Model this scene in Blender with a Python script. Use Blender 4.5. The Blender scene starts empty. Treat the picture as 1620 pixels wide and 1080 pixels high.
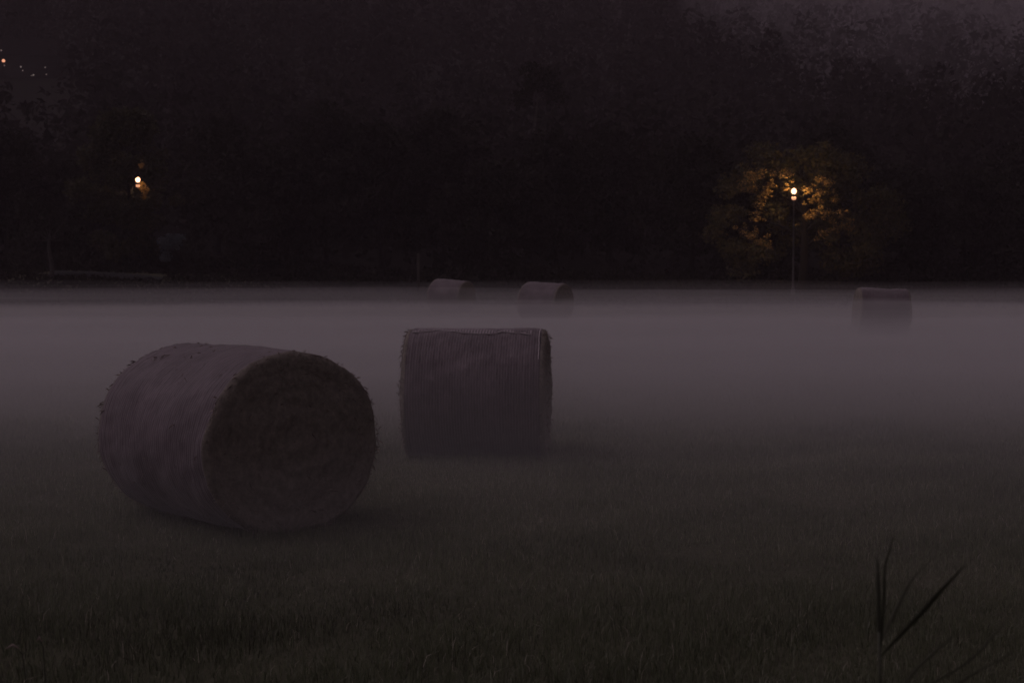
import bpy, bmesh, math, random
import numpy as np
from mathutils import Vector, Matrix, noise

R = math.radians
rng = np.random.default_rng(11)
random.seed(11)
scene = bpy.context.scene
COL = scene.collection

# ------------------------------------------------------------------ camera
F_PX, CAM_H = 2500.0, 1.9                      # focal length in pixels of a 1620 wide frame
PITCH = math.atan((540 - 412) / F_PX)
cam_data = bpy.data.cameras.new('camera')
cam = bpy.data.objects.new('camera', cam_data)
COL.objects.link(cam)
cam.location = (0, 0, CAM_H)
cam.rotation_euler = (R(90) - PITCH, 0, 0)
cam_data.sensor_width = 36.0
cam_data.lens = F_PX / 1620 * 36.0
cam_data.clip_start = 0.1
cam_data.clip_end = 5000
cam_data.dof.use_dof = True
cam_data.dof.focus_distance = 13.0
cam_data.dof.aperture_fstop = 5.6
scene.camera = cam

# ------------------------------------------------------------------ world, sun, exposure
SUN_EL, SUN_AZ = R(56), R(-80)                # veiled glow to the left, a little behind the camera
world = bpy.data.worlds.new('World')
scene.world = world
world.use_nodes = True
wn, wl = world.node_tree.nodes, world.node_tree.links
wn.clear()
sky = wn.new('ShaderNodeTexSky')
sky.sky_type = 'NISHITA'
sky.sun_disc = False
sky.sun_elevation = SUN_EL
sky.sun_rotation = SUN_AZ
sky.dust_density = 4.0
bw = wn.new('ShaderNodeRGBToBW')               # thick dusk overcast: the blue is gone, a mauve grey is left
tint = wn.new('ShaderNodeMix'); tint.data_type = 'RGBA'; tint.blend_type = 'MULTIPLY'
tint.inputs[0].default_value = 1.0
tint.inputs[7].default_value = (1.10, 0.88, 1.02, 1)
bg = wn.new('ShaderNodeBackground')
bg.inputs['Strength'].default_value = 0.0375
wo = wn.new('ShaderNodeOutputWorld')
wl.new(sky.outputs[0], bw.inputs[0])
wl.new(bw.outputs[0], tint.inputs[6])
wl.new(tint.outputs[2], bg.inputs['Color'])
wl.new(bg.outputs[0], wo.inputs['Surface'])

sun_data = bpy.data.lights.new('sun', 'SUN')
sun_data.energy = 0.06
sun_data.angle = R(40)
sun_data.color = (1.0, 0.86, 0.9)
sun = bpy.data.objects.new('sun', sun_data)
COL.objects.link(sun)
sun.rotation_euler = (-(R(90) - SUN_EL), 0, -SUN_AZ)
sun.location = (-40, 90, 120)

scene.view_settings.view_transform = 'Standard'
scene.view_settings.look = 'None'
scene.view_settings.exposure = 0.0
scene.view_settings.gamma = 1.0
cy = scene.cycles
cy.volume_bounces = 1
cy.transparent_max_bounces = 48
cy.max_bounces = 5
cy.diffuse_bounces = 2
cy.sample_clamp_indirect = 2.0
cy.use_denoising = True

# ------------------------------------------------------------------ helpers
def tag(o, label=None, cat=None, group=None, kind=None):
    if label: o['label'] = label
    if cat: o['category'] = cat
    if group: o['group'] = group
    if kind: o['kind'] = kind
    return o

def empty(name, loc, rot=(0, 0, 0)):
    o = bpy.data.objects.new(name, None)
    COL.objects.link(o)
    o.location = loc
    o.rotation_euler = rot
    o.empty_display_size = 0.3
    return o

def link_mesh(name, me, mat=None, parent=None, loc=None, rot=None, smooth=False):
    o = bpy.data.objects.new(name, me)
    COL.objects.link(o)
    if mat: me.materials.append(mat)
    if parent: o.parent = parent
    if loc is not None: o.location = loc
    if rot is not None: o.rotation_euler = rot
    if smooth:
        me.polygons.foreach_set('use_smooth', [True] * len(me.polygons))
    return o

def np_mesh(name, V, faces_flat, nper):
    """V (n,3); faces_flat: index array with nper vertices a face."""
    me = bpy.data.meshes.new(name)
    V = np.asarray(V, np.float32)
    me.vertices.add(len(V))
    me.vertices.foreach_set('co', V.ravel())
    fl = np.asarray(faces_flat, np.int32).ravel()
    nf = len(fl) // nper
    me.loops.add(len(fl))
    me.loops.foreach_set('vertex_index', fl)
    me.polygons.add(nf)
    me.polygons.foreach_set('loop_start', np.arange(nf, dtype=np.int32) * nper)
    me.update(calc_edges=True)
    return me

def merge(parts):
    """[(V, F quads)] -> one V, F."""
    vs, fs, n = [], [], 0
    for V, Fq in parts:
        vs.append(np.asarray(V, float)); fs.append(np.asarray(Fq, int) + n); n += len(V)
    return np.concatenate(vs), np.concatenate(fs)

def tube(pts, rad, seg=8):
    """A tapered tube along pts, closed at both ends."""
    pts = [Vector(p) for p in pts]
    V, Fq = [], []
    for i, p in enumerate(pts):
        d = (pts[min(i + 1, len(pts) - 1)] - pts[max(i - 1, 0)]).normalized()
        a = d.cross(Vector((0.31, 0.95, 0.05))).normalized()
        b = d.cross(a)
        for k in range(seg):
            t = 2 * math.pi * k / seg
            V.append(p + (a * math.cos(t) + b * math.sin(t)) * rad[i])
    for i in range(len(pts) - 1):
        for k in range(seg):
            k2 = (k + 1) % seg
            Fq.append((i * seg + k, i * seg + k2, (i + 1) * seg + k2, (i + 1) * seg + k))
    n = len(V)
    V.append(pts[0]); V.append(pts[-1])
    e = (len(pts) - 1) * seg
    for k in range(0, seg, 2):
        Fq.append((n, (k + 2) % seg, (k + 1) % seg, k))
        Fq.append((n + 1, e + k, e + (k + 1) % seg, e + (k + 2) % seg))
    return np.array([tuple(v) for v in V]), np.array(Fq)

def lathe(prof, seg=20, z0=0.0):
    """prof: [(r, z)] -> surface of revolution round z."""
    V, Fq = [], []
    for r, z in prof:
        for k in range(seg):
            t = 2 * math.pi * k / seg
            V.append((r * math.cos(t), r * math.sin(t), z + z0))
    for i in range(len(prof) - 1):
        for k in range(seg):
            k2 = (k + 1) % seg
            Fq.append((i * seg + k, i * seg + k2, (i + 1) * seg + k2, (i + 1) * seg + k))
    return np.array(V), np.array(Fq)

def box(x0, x1, y0, y1, z0, z1):
    V = np.array([(x, y, z) for x in (x0, x1) for y in (y0, y1) for z in (z0, z1)], float)
    return V, np.array([(0, 1, 3, 2), (4, 6, 7, 5), (0, 4, 5, 1), (2, 3, 7, 6), (0, 2, 6, 4), (1, 5, 7, 3)])

def at(px, py, Y):
    """World point at depth Y that stands at a place of the picture (surveyed positions)."""
    u, v = (px - 810) / F_PX, (py - 540) / F_PX
    dy = math.cos(PITCH) - v * math.sin(PITCH)
    dz = -math.sin(PITCH) - v * math.cos(PITCH)
    k = Y / dy
    return Vector((u * k, Y, CAM_H + dz * k))

def sm(a, b, x):
    t = np.clip((np.asarray(x, float) - a) / (b - a), 0, 1)
    return t * t * (3 - 2 * t)

def wob(x, y, s=1.0, seed=0.0):
    """Cheap smooth 2-D noise of waves, about -1..1."""
    x = np.asarray(x, float) / s; y = np.asarray(y, float) / s
    return (np.sin(x * 1.7 + 1.3 * np.sin(y * 1.1 + seed) + seed) * 0.45
            + np.sin(y * 2.1 + 1.1 * np.sin(x * 1.4 + 2.3 * seed) + 1.7) * 0.35
            + np.sin(x * 3.9 - y * 3.1 + seed * 3.1) * 0.2)

def ground_z(x, y):
    x = np.asarray(x, float); y = np.asarray(y, float)
    z = 0.02 * wob(x, y, 2.6, 0.4) + 0.05 * sm(20, 60, y) * wob(x, y, 11, 2.0)
    z = z + sm(79, 90, y) * (0.30 + 1.0 * sm(-4, -20, x))
    z = z + 0.5 * sm(-10, -40, y)
    slope = 0.275 - 0.075 * sm(-70, 200, x)
    t = np.maximum(y - 110, 0)
    hill = slope * (np.sqrt(t * t + 100) - 10)
    return z + hill + sm(112, 160, y) * 2.2 * wob(x, y, 34, 5.0)

# ------------------------------------------------------------------ materials
def mat_new(name):
    m = bpy.data.materials.new(name)
    m.use_nodes = True
    nt = m.node_tree
    return m, nt.nodes, nt.links, nt.nodes['Principled BSDF']

def ramp(n, stops):
    r = n.new('ShaderNodeValToRGB')
    cr = r.color_ramp
    while len(cr.elements) < len(stops): cr.elements.new(0.5)
    for e, (p, c) in zip(cr.elements, stops):
        e.position = p; e.color = (*c, 1)
    return r

def noise_tex(n, l, scale, detail=4, rough=0.6, coord='Object', scl=None):
    tc = n.new('ShaderNodeTexCoord')
    t = n.new('ShaderNodeTexNoise')
    t.inputs['Scale'].default_value = scale
    t.inputs['Detail'].default_value = detail
    t.inputs['Roughness'].default_value = rough
    if scl:
        mp = n.new('ShaderNodeMapping'); mp.inputs['Scale'].default_value = scl
        l.new(tc.outputs[coord], mp.inputs['Vector']); l.new(mp.outputs[0], t.inputs['Vector'])
    else:
        l.new(tc.outputs[coord], t.inputs['Vector'])
    return t

def simple_mat(name, c1, c2, scale, rough=0.8, bump=0.0, spec=0.3, scl=None, metal=0.0):
    m, n, l, b = mat_new(name)
    t = noise_tex(n, l, scale, scl=scl)
    r = ramp(n, [(0.3, c1), (0.7, c2)])
    l.new(t.outputs['Fac'], r.inputs[0]); l.new(r.outputs[0], b.inputs['Base Color'])
    b.inputs['Roughness'].default_value = rough
    b.inputs['Specular IOR Level'].default_value = spec
    b.inputs['Metallic'].default_value = metal
    if bump:
        bp = n.new('ShaderNodeBump'); bp.inputs['Strength'].default_value = bump
        bp.inputs['Distance'].default_value = 0.02
        l.new(t.outputs['Fac'], bp.inputs['Height']); l.new(bp.outputs[0], b.inputs['Normal'])
    return m

def tint_mat(name, stops, rough=0.7, spec=0.25, translucent=0.0):
    """Colour by the per-leaf / per-blade attribute 'tint'."""
    m, n, l, b = mat_new(name)
    a = n.new('ShaderNodeAttribute'); a.attribute_name = 'tint'
    r = ramp(n, stops)
    l.new(a.outputs['Fac'], r.inputs[0]); l.new(r.outputs[0], b.inputs['Base Color'])
    b.inputs['Roughness'].default_value = rough
    b.inputs['Specular IOR Level'].default_value = spec
    if translucent:
        tr = n.new('ShaderNodeBsdfTranslucent'); l.new(r.outputs[0], tr.inputs['Color'])
        mx = n.new('ShaderNodeMixShader'); mx.inputs[0].default_value = translucent
        l.new(b.outputs[0], mx.inputs[1]); l.new(tr.outputs[0], mx.inputs[2])
        out = [x for x in n if x.type == 'OUTPUT_MATERIAL'][0]
        l.new(mx.outputs[0], out.inputs['Surface'])
    return m

def globe_mat(name, col, strength, clear):
    """Glowing frosted glass that lets part of the light inside it through."""
    m, n, l, b = mat_new(name)
    n.remove(b)
    e = n.new('ShaderNodeEmission'); e.inputs['Color'].default_value = (*col, 1); e.inputs['Strength'].default_value = strength
    t = n.new('ShaderNodeBsdfTransparent')
    mx = n.new('ShaderNodeMixShader'); mx.inputs[0].default_value = 1 - clear
    l.new(t.outputs[0], mx.inputs[1]); l.new(e.outputs[0], mx.inputs[2])
    out = [x for x in n if x.type == 'OUTPUT_MATERIAL'][0]
    l.new(mx.outputs[0], out.inputs['Surface'])
    return m

def emit_mat(name, col, strength):
    m, n, l, b = mat_new(name)
    b.inputs['Base Color'].default_value = (0.8, 0.7, 0.55, 1)
    b.inputs['Emission Color'].default_value = (*col, 1)
    b.inputs['Emission Strength'].default_value = strength
    return m

def set_tint(me, vals):
    at_ = me.attributes.new('tint', 'FLOAT', 'POINT')
    at_.data.foreach_set('value', np.asarray(vals, np.float32))

def soil_mat():
    m, n, l, b = mat_new('meadow_soil')
    t1 = noise_tex(n, l, 0.35, 5, 0.6)
    t2 = noise_tex(n, l, 9.0, 6, 0.7)
    t3 = noise_tex(n, l, 60.0, 3, 0.7)
    mx = n.new('ShaderNodeMix'); mx.data_type = 'FLOAT'; mx.inputs[0].default_value = 0.5
    l.new(t1.outputs['Fac'], mx.inputs[2]); l.new(t2.outputs['Fac'], mx.inputs[3])
    r = ramp(n, [(0.32, (0.07, 0.072, 0.046)), (0.52, (0.12, 0.12, 0.08)), (0.7, (0.16, 0.155, 0.11))])
    l.new(mx.outputs[0], r.inputs[0]); l.new(r.outputs[0], b.inputs['Base Color'])
    b.inputs['Roughness'].default_value = 0.95
    b.inputs['Specular IOR Level'].default_value = 0.1
    bp = n.new('ShaderNodeBump'); bp.inputs['Strength'].default_value = 0.8; bp.inputs['Distance'].default_value = 0.05
    l.new(t3.outputs['Fac'], bp.inputs['Height']); l.new(bp.outputs[0], b.inputs['Normal'])
    return m

def net_mat():
    """Straw seen through net wrap: fine hoops of cord round the bale."""
    m, n, l, b = mat_new('net_wrapped_straw')
    tc = n.new('ShaderNodeTexCoord')
    wv = n.new('ShaderNodeTexWave'); wv.wave_type = 'BANDS'; wv.bands_direction = 'X'
    wv.inputs['Scale'].default_value = 12.0; wv.inputs['Distortion'].default_value = 1.0
    wv.inputs['Detail'].default_value = 2; wv.inputs['Detail Scale'].default_value = 2.5
    l.new(tc.outputs['Object'], wv.inputs['Vector'])
    st = noise_tex(n, l, 7.0, 6, 0.7, scl=(6, 1.2, 1.2))
    big = noise_tex(n, l, 2.2, 4, 0.6)
    mx = n.new('ShaderNodeMix'); mx.data_type = 'FLOAT'; mx.inputs[0].default_value = 0.45
    l.new(st.outputs['Fac'], mx.inputs[2]); l.new(big.outputs['Fac'], mx.inputs[3])
    r = ramp(n, [(0.34, (0.070, 0.052, 0.059)), (0.5, (0.115, 0.088, 0.099)), (0.68, (0.185, 0.145, 0.161))])
    l.new(mx.outputs[0], r.inputs[0])
    cr = ramp(n, [(0.45, (0, 0, 0)), (0.9, (1, 1, 1))])
    l.new(wv.outputs['Fac'], cr.inputs[0])
    c2 = n.new('ShaderNodeMix'); c2.data_type = 'RGBA'
    sc = n.new('ShaderNodeMath'); sc.operation = 'MULTIPLY'; sc.inputs[1].default_value = 0.21
    l.new(cr.outputs[0], sc.inputs[0]); l.new(sc.outputs[0], c2.inputs[0])
    l.new(r.outputs[0], c2.inputs[6]); c2.inputs[7].default_value = (0.36, 0.31, 0.33, 1)
    l.new(c2.outputs[2], b.inputs['Base Color'])
    b.inputs['Roughness'].default_value = 0.62
    b.inputs['Specular IOR Level'].default_value = 0.35
    b.inputs['Sheen Weight'].default_value = 0.25
    b.inputs['Sheen Roughness'].default_value = 0.4
    ad = n.new('ShaderNodeMath'); ad.operation = 'ADD'
    l.new(st.outputs['Fac'], ad.inputs[0]); l.new(sc.outputs[0], ad.inputs[1])
    bp = n.new('ShaderNodeBump'); bp.inputs['Strength'].default_value = 0.5; bp.inputs['Distance'].default_value = 0.012
    l.new(ad.outputs[0], bp.inputs['Height']); l.new(bp.outputs[0], b.inputs['Normal'])
    return m

def face_mat():
    """Cut end of the bale: straw wound in a loose spiral."""
    m, n, l, b = mat_new('wound_straw_end')
    tc = n.new('ShaderNodeTexCoord')
    wv = n.new('ShaderNodeTexWave'); wv.wave_type = 'RINGS'; wv.rings_direction = 'X'
    wv.inputs['Scale'].default_value = 2.6; wv.inputs['Distortion'].default_value = 9.0
    wv.inputs['Detail'].default_value = 4; wv.inputs['Detail Scale'].default_value = 1.2
    mp = n.new('ShaderNodeMapping'); mp.inputs['Location'].default_value = (0, -0.02, -0.66)
    l.new(tc.outputs['Object'], mp.inputs['Vector']); l.new(mp.outputs[0], wv.inputs['Vector'])
    st = noise_tex(n, l, 24.0, 6, 0.75)
    mx = n.new('ShaderNodeMix'); mx.data_type = 'FLOAT'; mx.inputs[0].default_value = 0.93
    l.new(wv.outputs['Fac'], mx.inputs[2]); l.new(st.outputs['Fac'], mx.inputs[3])
    r = ramp(n, [(0.3, (0.145, 0.128, 0.112)), (0.5, (0.215, 0.19, 0.168)), (0.7, (0.30, 0.265, 0.232))])
    l.new(mx.outputs[0], r.inputs[0]); l.new(r.outputs[0], b.inputs['Base Color'])
    b.inputs['Roughness'].default_value = 0.9
    b.inputs['Specular IOR Level'].default_value = 0.12
    bp = n.new('ShaderNodeBump'); bp.inputs['Strength'].default_value = 0.6; bp.inputs['Distance'].default_value = 0.02
    l.new(mx.outputs[0], bp.inputs['Height']); l.new(bp.outputs[0], b.inputs['Normal'])
    return m

M = {
    'soil': soil_mat(), 'net': net_mat(), 'face': face_mat(),
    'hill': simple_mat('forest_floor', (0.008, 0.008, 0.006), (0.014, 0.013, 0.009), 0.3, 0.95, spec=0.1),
    'grass': tint_mat('meadow_grass', [(0.0, (0.05, 0.053, 0.031)), (0.45, (0.152, 0.172, 0.102)), (0.8, (0.222, 0.235, 0.15)), (1.0, (0.42, 0.39, 0.31))], 0.5, 0.45, 0.4),
    'straw': tint_mat('loose_straw', [(0.0, (0.14, 0.11, 0.10)), (1.0, (0.34, 0.28, 0.25))], 0.7, 0.25, 0.35),
    'cord': simple_mat('net_cord', (0.34, 0.30, 0.31), (0.46, 0.41, 0.42), 30, 0.5, spec=0.4),
    'bark': simple_mat('dark_bark', (0.010, 0.009, 0.008), (0.026, 0.023, 0.02), 6, 0.95, 0.6, scl=(3, 3, 0.5)),
    'pale_bark': simple_mat('pale_bark', (0.035, 0.031, 0.028), (0.10, 0.088, 0.08), 3, 0.85, 0.3, scl=(1, 1, 2.5)),
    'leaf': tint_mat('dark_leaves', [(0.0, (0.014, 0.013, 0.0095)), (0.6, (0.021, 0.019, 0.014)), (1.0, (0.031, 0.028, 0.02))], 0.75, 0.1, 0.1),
    'lamp_tint_leaf': tint_mat('dark_to_lamplit_leaves', [(0.0, (0.04, 0.042, 0.018)), (0.5, (0.075, 0.062, 0.024)), (0.75, (0.11, 0.085, 0.03)), (1.0, (0.36, 0.22, 0.076))], 0.6, 0.2, 0.2),  # the brightest tint has lamplight put into the leaf colour
    'blue_leaf': tint_mat('grey_blue_leaves', [(0.0, (0.06, 0.075, 0.085)), (1.0, (0.13, 0.155, 0.17))], 0.6, 0.3, 0.1),
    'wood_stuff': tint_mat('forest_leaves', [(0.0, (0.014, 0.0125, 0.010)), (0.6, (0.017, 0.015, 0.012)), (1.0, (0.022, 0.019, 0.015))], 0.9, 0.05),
    'reed': tint_mat('reed_leaf', [(0.0, (0.042, 0.046, 0.029)), (1.0, (0.115, 0.12, 0.08))], 0.5, 0.3),
    'steel': simple_mat('galvanised_steel', (0.09, 0.083, 0.08), (0.15, 0.14, 0.135), 8, 0.5, spec=0.5, metal=0.4),
    'black': simple_mat('painted_iron', (0.015, 0.015, 0.015), (0.03, 0.03, 0.03), 20, 0.5),
    'timber': simple_mat('weathered_timber', (0.045, 0.038, 0.034), (0.09, 0.078, 0.07), 12, 0.85, 0.4, scl=(4, 4, 0.6)),
    'lane': simple_mat('gravel_lane', (0.015, 0.015, 0.016), (0.027, 0.027, 0.029), 5, 0.9, 0.3),
    'plaster': simple_mat('dark_render', (0.018, 0.016, 0.016), (0.03, 0.027, 0.026), 3, 0.9, 0.2),
    'roof': simple_mat('dark_roof_tiles', (0.008, 0.007, 0.007), (0.014, 0.012, 0.011), 6, 1.0, 0.4, spec=0.02),
    'lamp': globe_mat('lamp_glow', (1.0, 0.50, 0.27), 7.0, 0.6),
    'lamp_low': emit_mat('collar_painted_glow', (1.0, 0.42, 0.22), 0.9),  # emission paints the globe's light onto the collar, itself no source
    'porch': emit_mat('porch_glow', (1.0, 0.40, 0.22), 1.0),
    'window': emit_mat('dim_window_glow', (0.62, 0.50, 0.46), 0.22),
}

# ------------------------------------------------------------------ setting: meadow, hillside, lane
def grid_sheet(name, xs, ys, mat, dz=0.0):
    X, Y = np.meshgrid(xs, ys)
    Z = ground_z(X, Y) + dz
    V = np.stack([X, Y, Z], -1).reshape(-1, 3)
    nx, ny = len(xs), len(ys)
    i = np.arange(nx - 1)[None, :] + (np.arange(ny - 1) * nx)[:, None]
    Fq = np.stack([i, i + 1, i + nx + 1, i + nx], -1).reshape(-1, 4)
    return tag(link_mesh(name, np_mesh(name, V, Fq, 4), mat, smooth=True), kind='structure')

xs_m = np.concatenate([np.linspace(-320, -32, 30), np.linspace(-30, 30, 121), np.linspace(32, 320, 30)])
ys_m = np.concatenate([np.linspace(-60, 2, 14), np.linspace(3, 30, 91), np.linspace(31, 112, 82)])
meadow = grid_sheet('meadow', xs_m, ys_m, M['soil'])
hillside = grid_sheet('hillside', np.linspace(-320, 320, 81), np.concatenate([np.linspace(112, 200, 34), np.linspace(210, 900, 60)]), M['hill'])

def lane():
    V, Fq = [], []
    n = 40
    for i in range(n + 1):
        t = i / n
        x = -25.5 + 6.6 * t
        yc = 87.6 - 2.4 * t * t
        for k, dy in enumerate((-0.9, -0.5, 0.5, 0.9)):
            z = float(ground_z(x, yc + dy)) + (0.12 if k in (1, 2) else 0.0) - (0.05 if k in (0, 3) else 0)
            V.append((x, yc + dy, z + (0.02 if k == 2 else 0)))
        if i:
            a = (i - 1) * 4
            for k in range(3): Fq.append((a + k, a + k + 4, a + k + 5, a + k + 1))
    me = np_mesh('lane', V, Fq, 4)
    return tag(link_mesh('lane', me, M['lane']), kind='structure')
lane()

# ------------------------------------------------------------------ hay bales
def bale_section(th, Dh, Dv):
    """Cross-section of a sagging bale: th from the +y side, over the top; a flat where it rests."""
    y = np.cos(th) * Dh / 2
    z = np.sin(th) * Dv / 2
    z = np.maximum(z, -Dv / 2 + 0.035 + 0.02 * np.abs(np.cos(th)))
    return y, z + Dv / 2 - 0.04

def lumps(P, amp, seed):
    o = Vector((seed * 7.3, seed * 3.1, seed * 1.7))
    return np.array([noise.fractal(Vector(p) * 2.2 + o, 1.0, 2.0, 4) * amp + noise.noise(Vector(p) * 9 + o) * amp * 0.25 for p in P])

def make_bale(seed, Dv, Dh, L, loc, heading, tilt=(0, 0), fuzz=2600, nth=150, nl=54, bulge=0.05):
    """Local X is the axis; heading turns it; +X is the end nearer the camera."""
    root = empty('hay_bale', loc, (tilt[0], tilt[1], heading))
    r_ = np.random.default_rng(seed)
    th = np.linspace(0, 2 * np.pi, nth, endpoint=False)
    c = Dv / 2 - 0.04
    # profile along the axis with rolled shoulders
    s = np.linspace(-1, 1, nl)
    xs = np.sign(s) * (1 - (1 - np.abs(s)) ** 1.6) * L / 2
    sh = 0.055
    e = np.clip((np.abs(xs) - (L / 2 - sh)) / sh, 0, 1)
    rad = 1 - (1 - np.sqrt(np.clip(1 - e ** 2.2, 0, 1))) * (sh * 0.9 / (Dv / 2)) + 0.012 * (1 - (2 * xs / L) ** 2)
    yy, zz = bale_section(th, Dh, Dv)
    V = np.zeros((nl, nth, 3))
    V[..., 0] = xs[:, None]
    V[..., 1] = yy[None] * rad[:, None]
    V[..., 2] = c + (zz - c)[None] * rad[:, None]
    flat = V.reshape(-1, 3)
    d = lumps(flat, 0.022, seed)
    nrm = np.stack([np.zeros(len(flat)), flat[:, 1], flat[:, 2] - c], -1)
    nrm /= np.linalg.norm(nrm, axis=1, keepdims=True) + 1e-9
    flat = flat + nrm * d[:, None]
    # faint hoops where the net bites into the straw
    flat = flat + nrm * (0.002 * np.sin(flat[:, 0] * 2 * np.pi / 0.06))[:, None]
    flat[:, 2] = np.maximum(flat[:, 2], -0.05)
    i = (np.arange(nl - 1) * nth)[:, None] + np.arange(nth)[None]
    j = (np.arange(nl - 1) * nth)[:, None] + (np.arange(nth)[None] + 1) % nth
    Fq = np.stack([i, i + nth, j + nth, j], -1).reshape(-1, 4)
    side = flat.reshape(nl, nth, 3)
    k0 = int((np.abs(xs) > L / 2 - 0.045).sum() // 2)          # rows of the bare straw shoulder
    body = side[k0:nl - k0]
    nb = len(body)
    i = (np.arange(nb - 1) * nth)[:, None] + np.arange(nth)[None]
    j = (np.arange(nb - 1) * nth)[:, None] + (np.arange(nth)[None] + 1) % nth
    Fq = np.stack([i, i + nth, j + nth, j], -1).reshape(-1, 4)
    link_mesh('net_wrap', np_mesh('net_wrap', body.reshape(-1, 3), Fq, 4), M['net'], root, smooth=True)
    # the two cut ends, with their rolled straw shoulders
    for sgn, sho in ((1, side[nl - k0 - 1:]), (-1, side[:k0 + 1][::-1])):
        ring = sho[-1]
        nr = 34
        W = np.zeros((nr, nth, 3))
        cen = np.array([sgn * (L / 2 + bulge * 0.4), 0.02, c + 0.02])
        for k in range(nr):
            W[k] = cen + (ring - cen) * max(1 - k / (nr - 1), 0.004)
        W = np.concatenate([sho[:-1], W])
        pre = len(sho) - 1
        fl = W.reshape(-1, 3)
        rr = np.hypot(fl[:, 1], fl[:, 2] - c)
        an = np.arctan2(fl[:, 2] - c, fl[:, 1])
        ed = np.clip(1 - np.repeat(np.concatenate([np.zeros(pre), np.linspace(0, 1, nr)]), nth) * 6, 0, 1)
        nr = nr + pre
        spiral = np.sin(2 * np.pi * (rr / 0.115 + an / (2 * np.pi)) + 1.5 * d[0])
        fl[:, 0] += sgn * (1 - ed) * (0.0025 * spiral + lumps(fl, 0.026, seed + sgn * 0.37) + 0.02 * (1 - rr / (Dv / 2)))
        i = (np.arange(nr - 1) * nth)[:, None] + np.arange(nth)[None]
        j = (np.arange(nr - 1) * nth)[:, None] + (np.arange(nth)[None] + 1) % nth
        Fe = np.stack([i, i + nth, j + nth, j] if sgn > 0 else [i, j, j + nth, i + nth], -1).reshape(-1, 4)
        link_mesh('end_face', np_mesh('end_face', fl, Fe, 4), M['face'], root, smooth=True)
    if not fuzz: return root
    # stray stalks that stick out of the wrap, the shoulders and the ends
    n = fuzz
    kind = r_.random(n)
    t = r_.random(n) * 2 * np.pi
    x = np.where(kind < 0.45, (r_.random(n) - 0.5) * L * 0.96, np.sign(r_.random(n) - 0.5) * (L / 2 - r_.random(n) * 0.07))
    k = np.abs(x) > L / 2 - 0.07
    yy, zz = bale_section(t, Dh, Dv)
    rs = np.where(k, 0.965 + r_.random(n) * 0.03, 1.0)
    endf = kind > 0.72
    rs = np.where(endf, np.sqrt(r_.random(n)) * 0.93, rs)
    x = np.where(endf, np.sign(x) * (L / 2 + 0.012), x)
    P = np.stack([x, yy * rs, c + (zz - c) * rs], -1)
    out = np.stack([np.zeros(n), np.cos(t), np.sin(t)], -1)
    tan = np.stack([np.zeros(n), -np.sin(t), np.cos(t)], -1) * np.sign(r_.random(n) - 0.5)[:, None]
    ax = np.stack([np.sign(x), 0 * x, 0 * x], -1)
    w_out = np.where(endf, 0.25, 0.12 + 0.5 * r_.random(n) ** 2)
    D = tan * (0.9 - w_out)[:, None] + out * w_out[:, None] + ax * np.where(k | endf, 0.1 + 0.5 * r_.random(n), 0.1 * r_.normal(size=n))[:, None] + r_.normal(size=(n, 3)) * 0.15
    D /= np.linalg.norm(D, axis=1, keepdims=True)
    Ln = 0.02 + 0.055 * r_.random(n) ** 2
    w = 0.0010 + 0.0009 * r_.random(n)
    Sd = np.cross(D, r_.normal(size=(n, 3))); Sd /= np.linalg.norm(Sd, axis=1, keepdims=True)
    P = P - D * 0.012
    A = P - Sd * w[:, None]; B = P + Sd * w[:, None]
    mid = P + D * (Ln * 0.6)[:, None]
    Ct = P + D * Ln[:, None] + np.array([0, 0, -1]) * (Ln * 0.25)[:, None]
    VV = np.stack([A, B, mid + Sd * w[:, None] * 0.8, Ct], 1).reshape(-1, 3)
    keep = (VV.reshape(n, 4, 3)[:, :, 2].min(1) > -0.02) & ((kind > 0.45) | (r_.random(n) < 0.25))
    VV = VV.reshape(n, 4, 3)[keep].reshape(-1, 3)
    me = np_mesh('loose_straw', VV, np.arange(len(VV)), 4)
    set_tint(me, np.repeat(r_.random(keep.sum()), 4))
    tag(link_mesh('loose_straw', me, M['straw'], root), kind='stuff')
    return root

def net_hoop(root, x, Dh, Dv, wdt, a0=0.0, a1=2 * math.pi, proud=0.012):
    th = np.linspace(a0, a1, 120)
    c = Dv / 2 - 0.04
    yy, zz = bale_section(th, Dh, Dv)
    parts = []
    V, Fq = [], []
    for i, (y, z) in enumerate(zip(yy, zz)):
        u = np.array([0, y, z - c]); u = u / np.linalg.norm(u)
        xx = x + 0.003 * math.sin(i * 0.13) + 0.001 * math.sin(i * 0.91)
        base = np.array([xx, y, z])
        for dx, dp in ((-wdt, 0.0), (-wdt, proud), (wdt, proud), (wdt, 0.0)):
            V.append(base + u * dp + np.array([dx, 0, 0]))
        if i:
            a = (i - 1) * 4
            for k in range(4): Fq.append((a + k, a + 4 + k, a + 4 + (k + 1) % 4, a + (k + 1) % 4))
    return link_mesh('net_edge', np_mesh('net_edge', V, Fq, 4), M['cord'], root)

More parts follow.
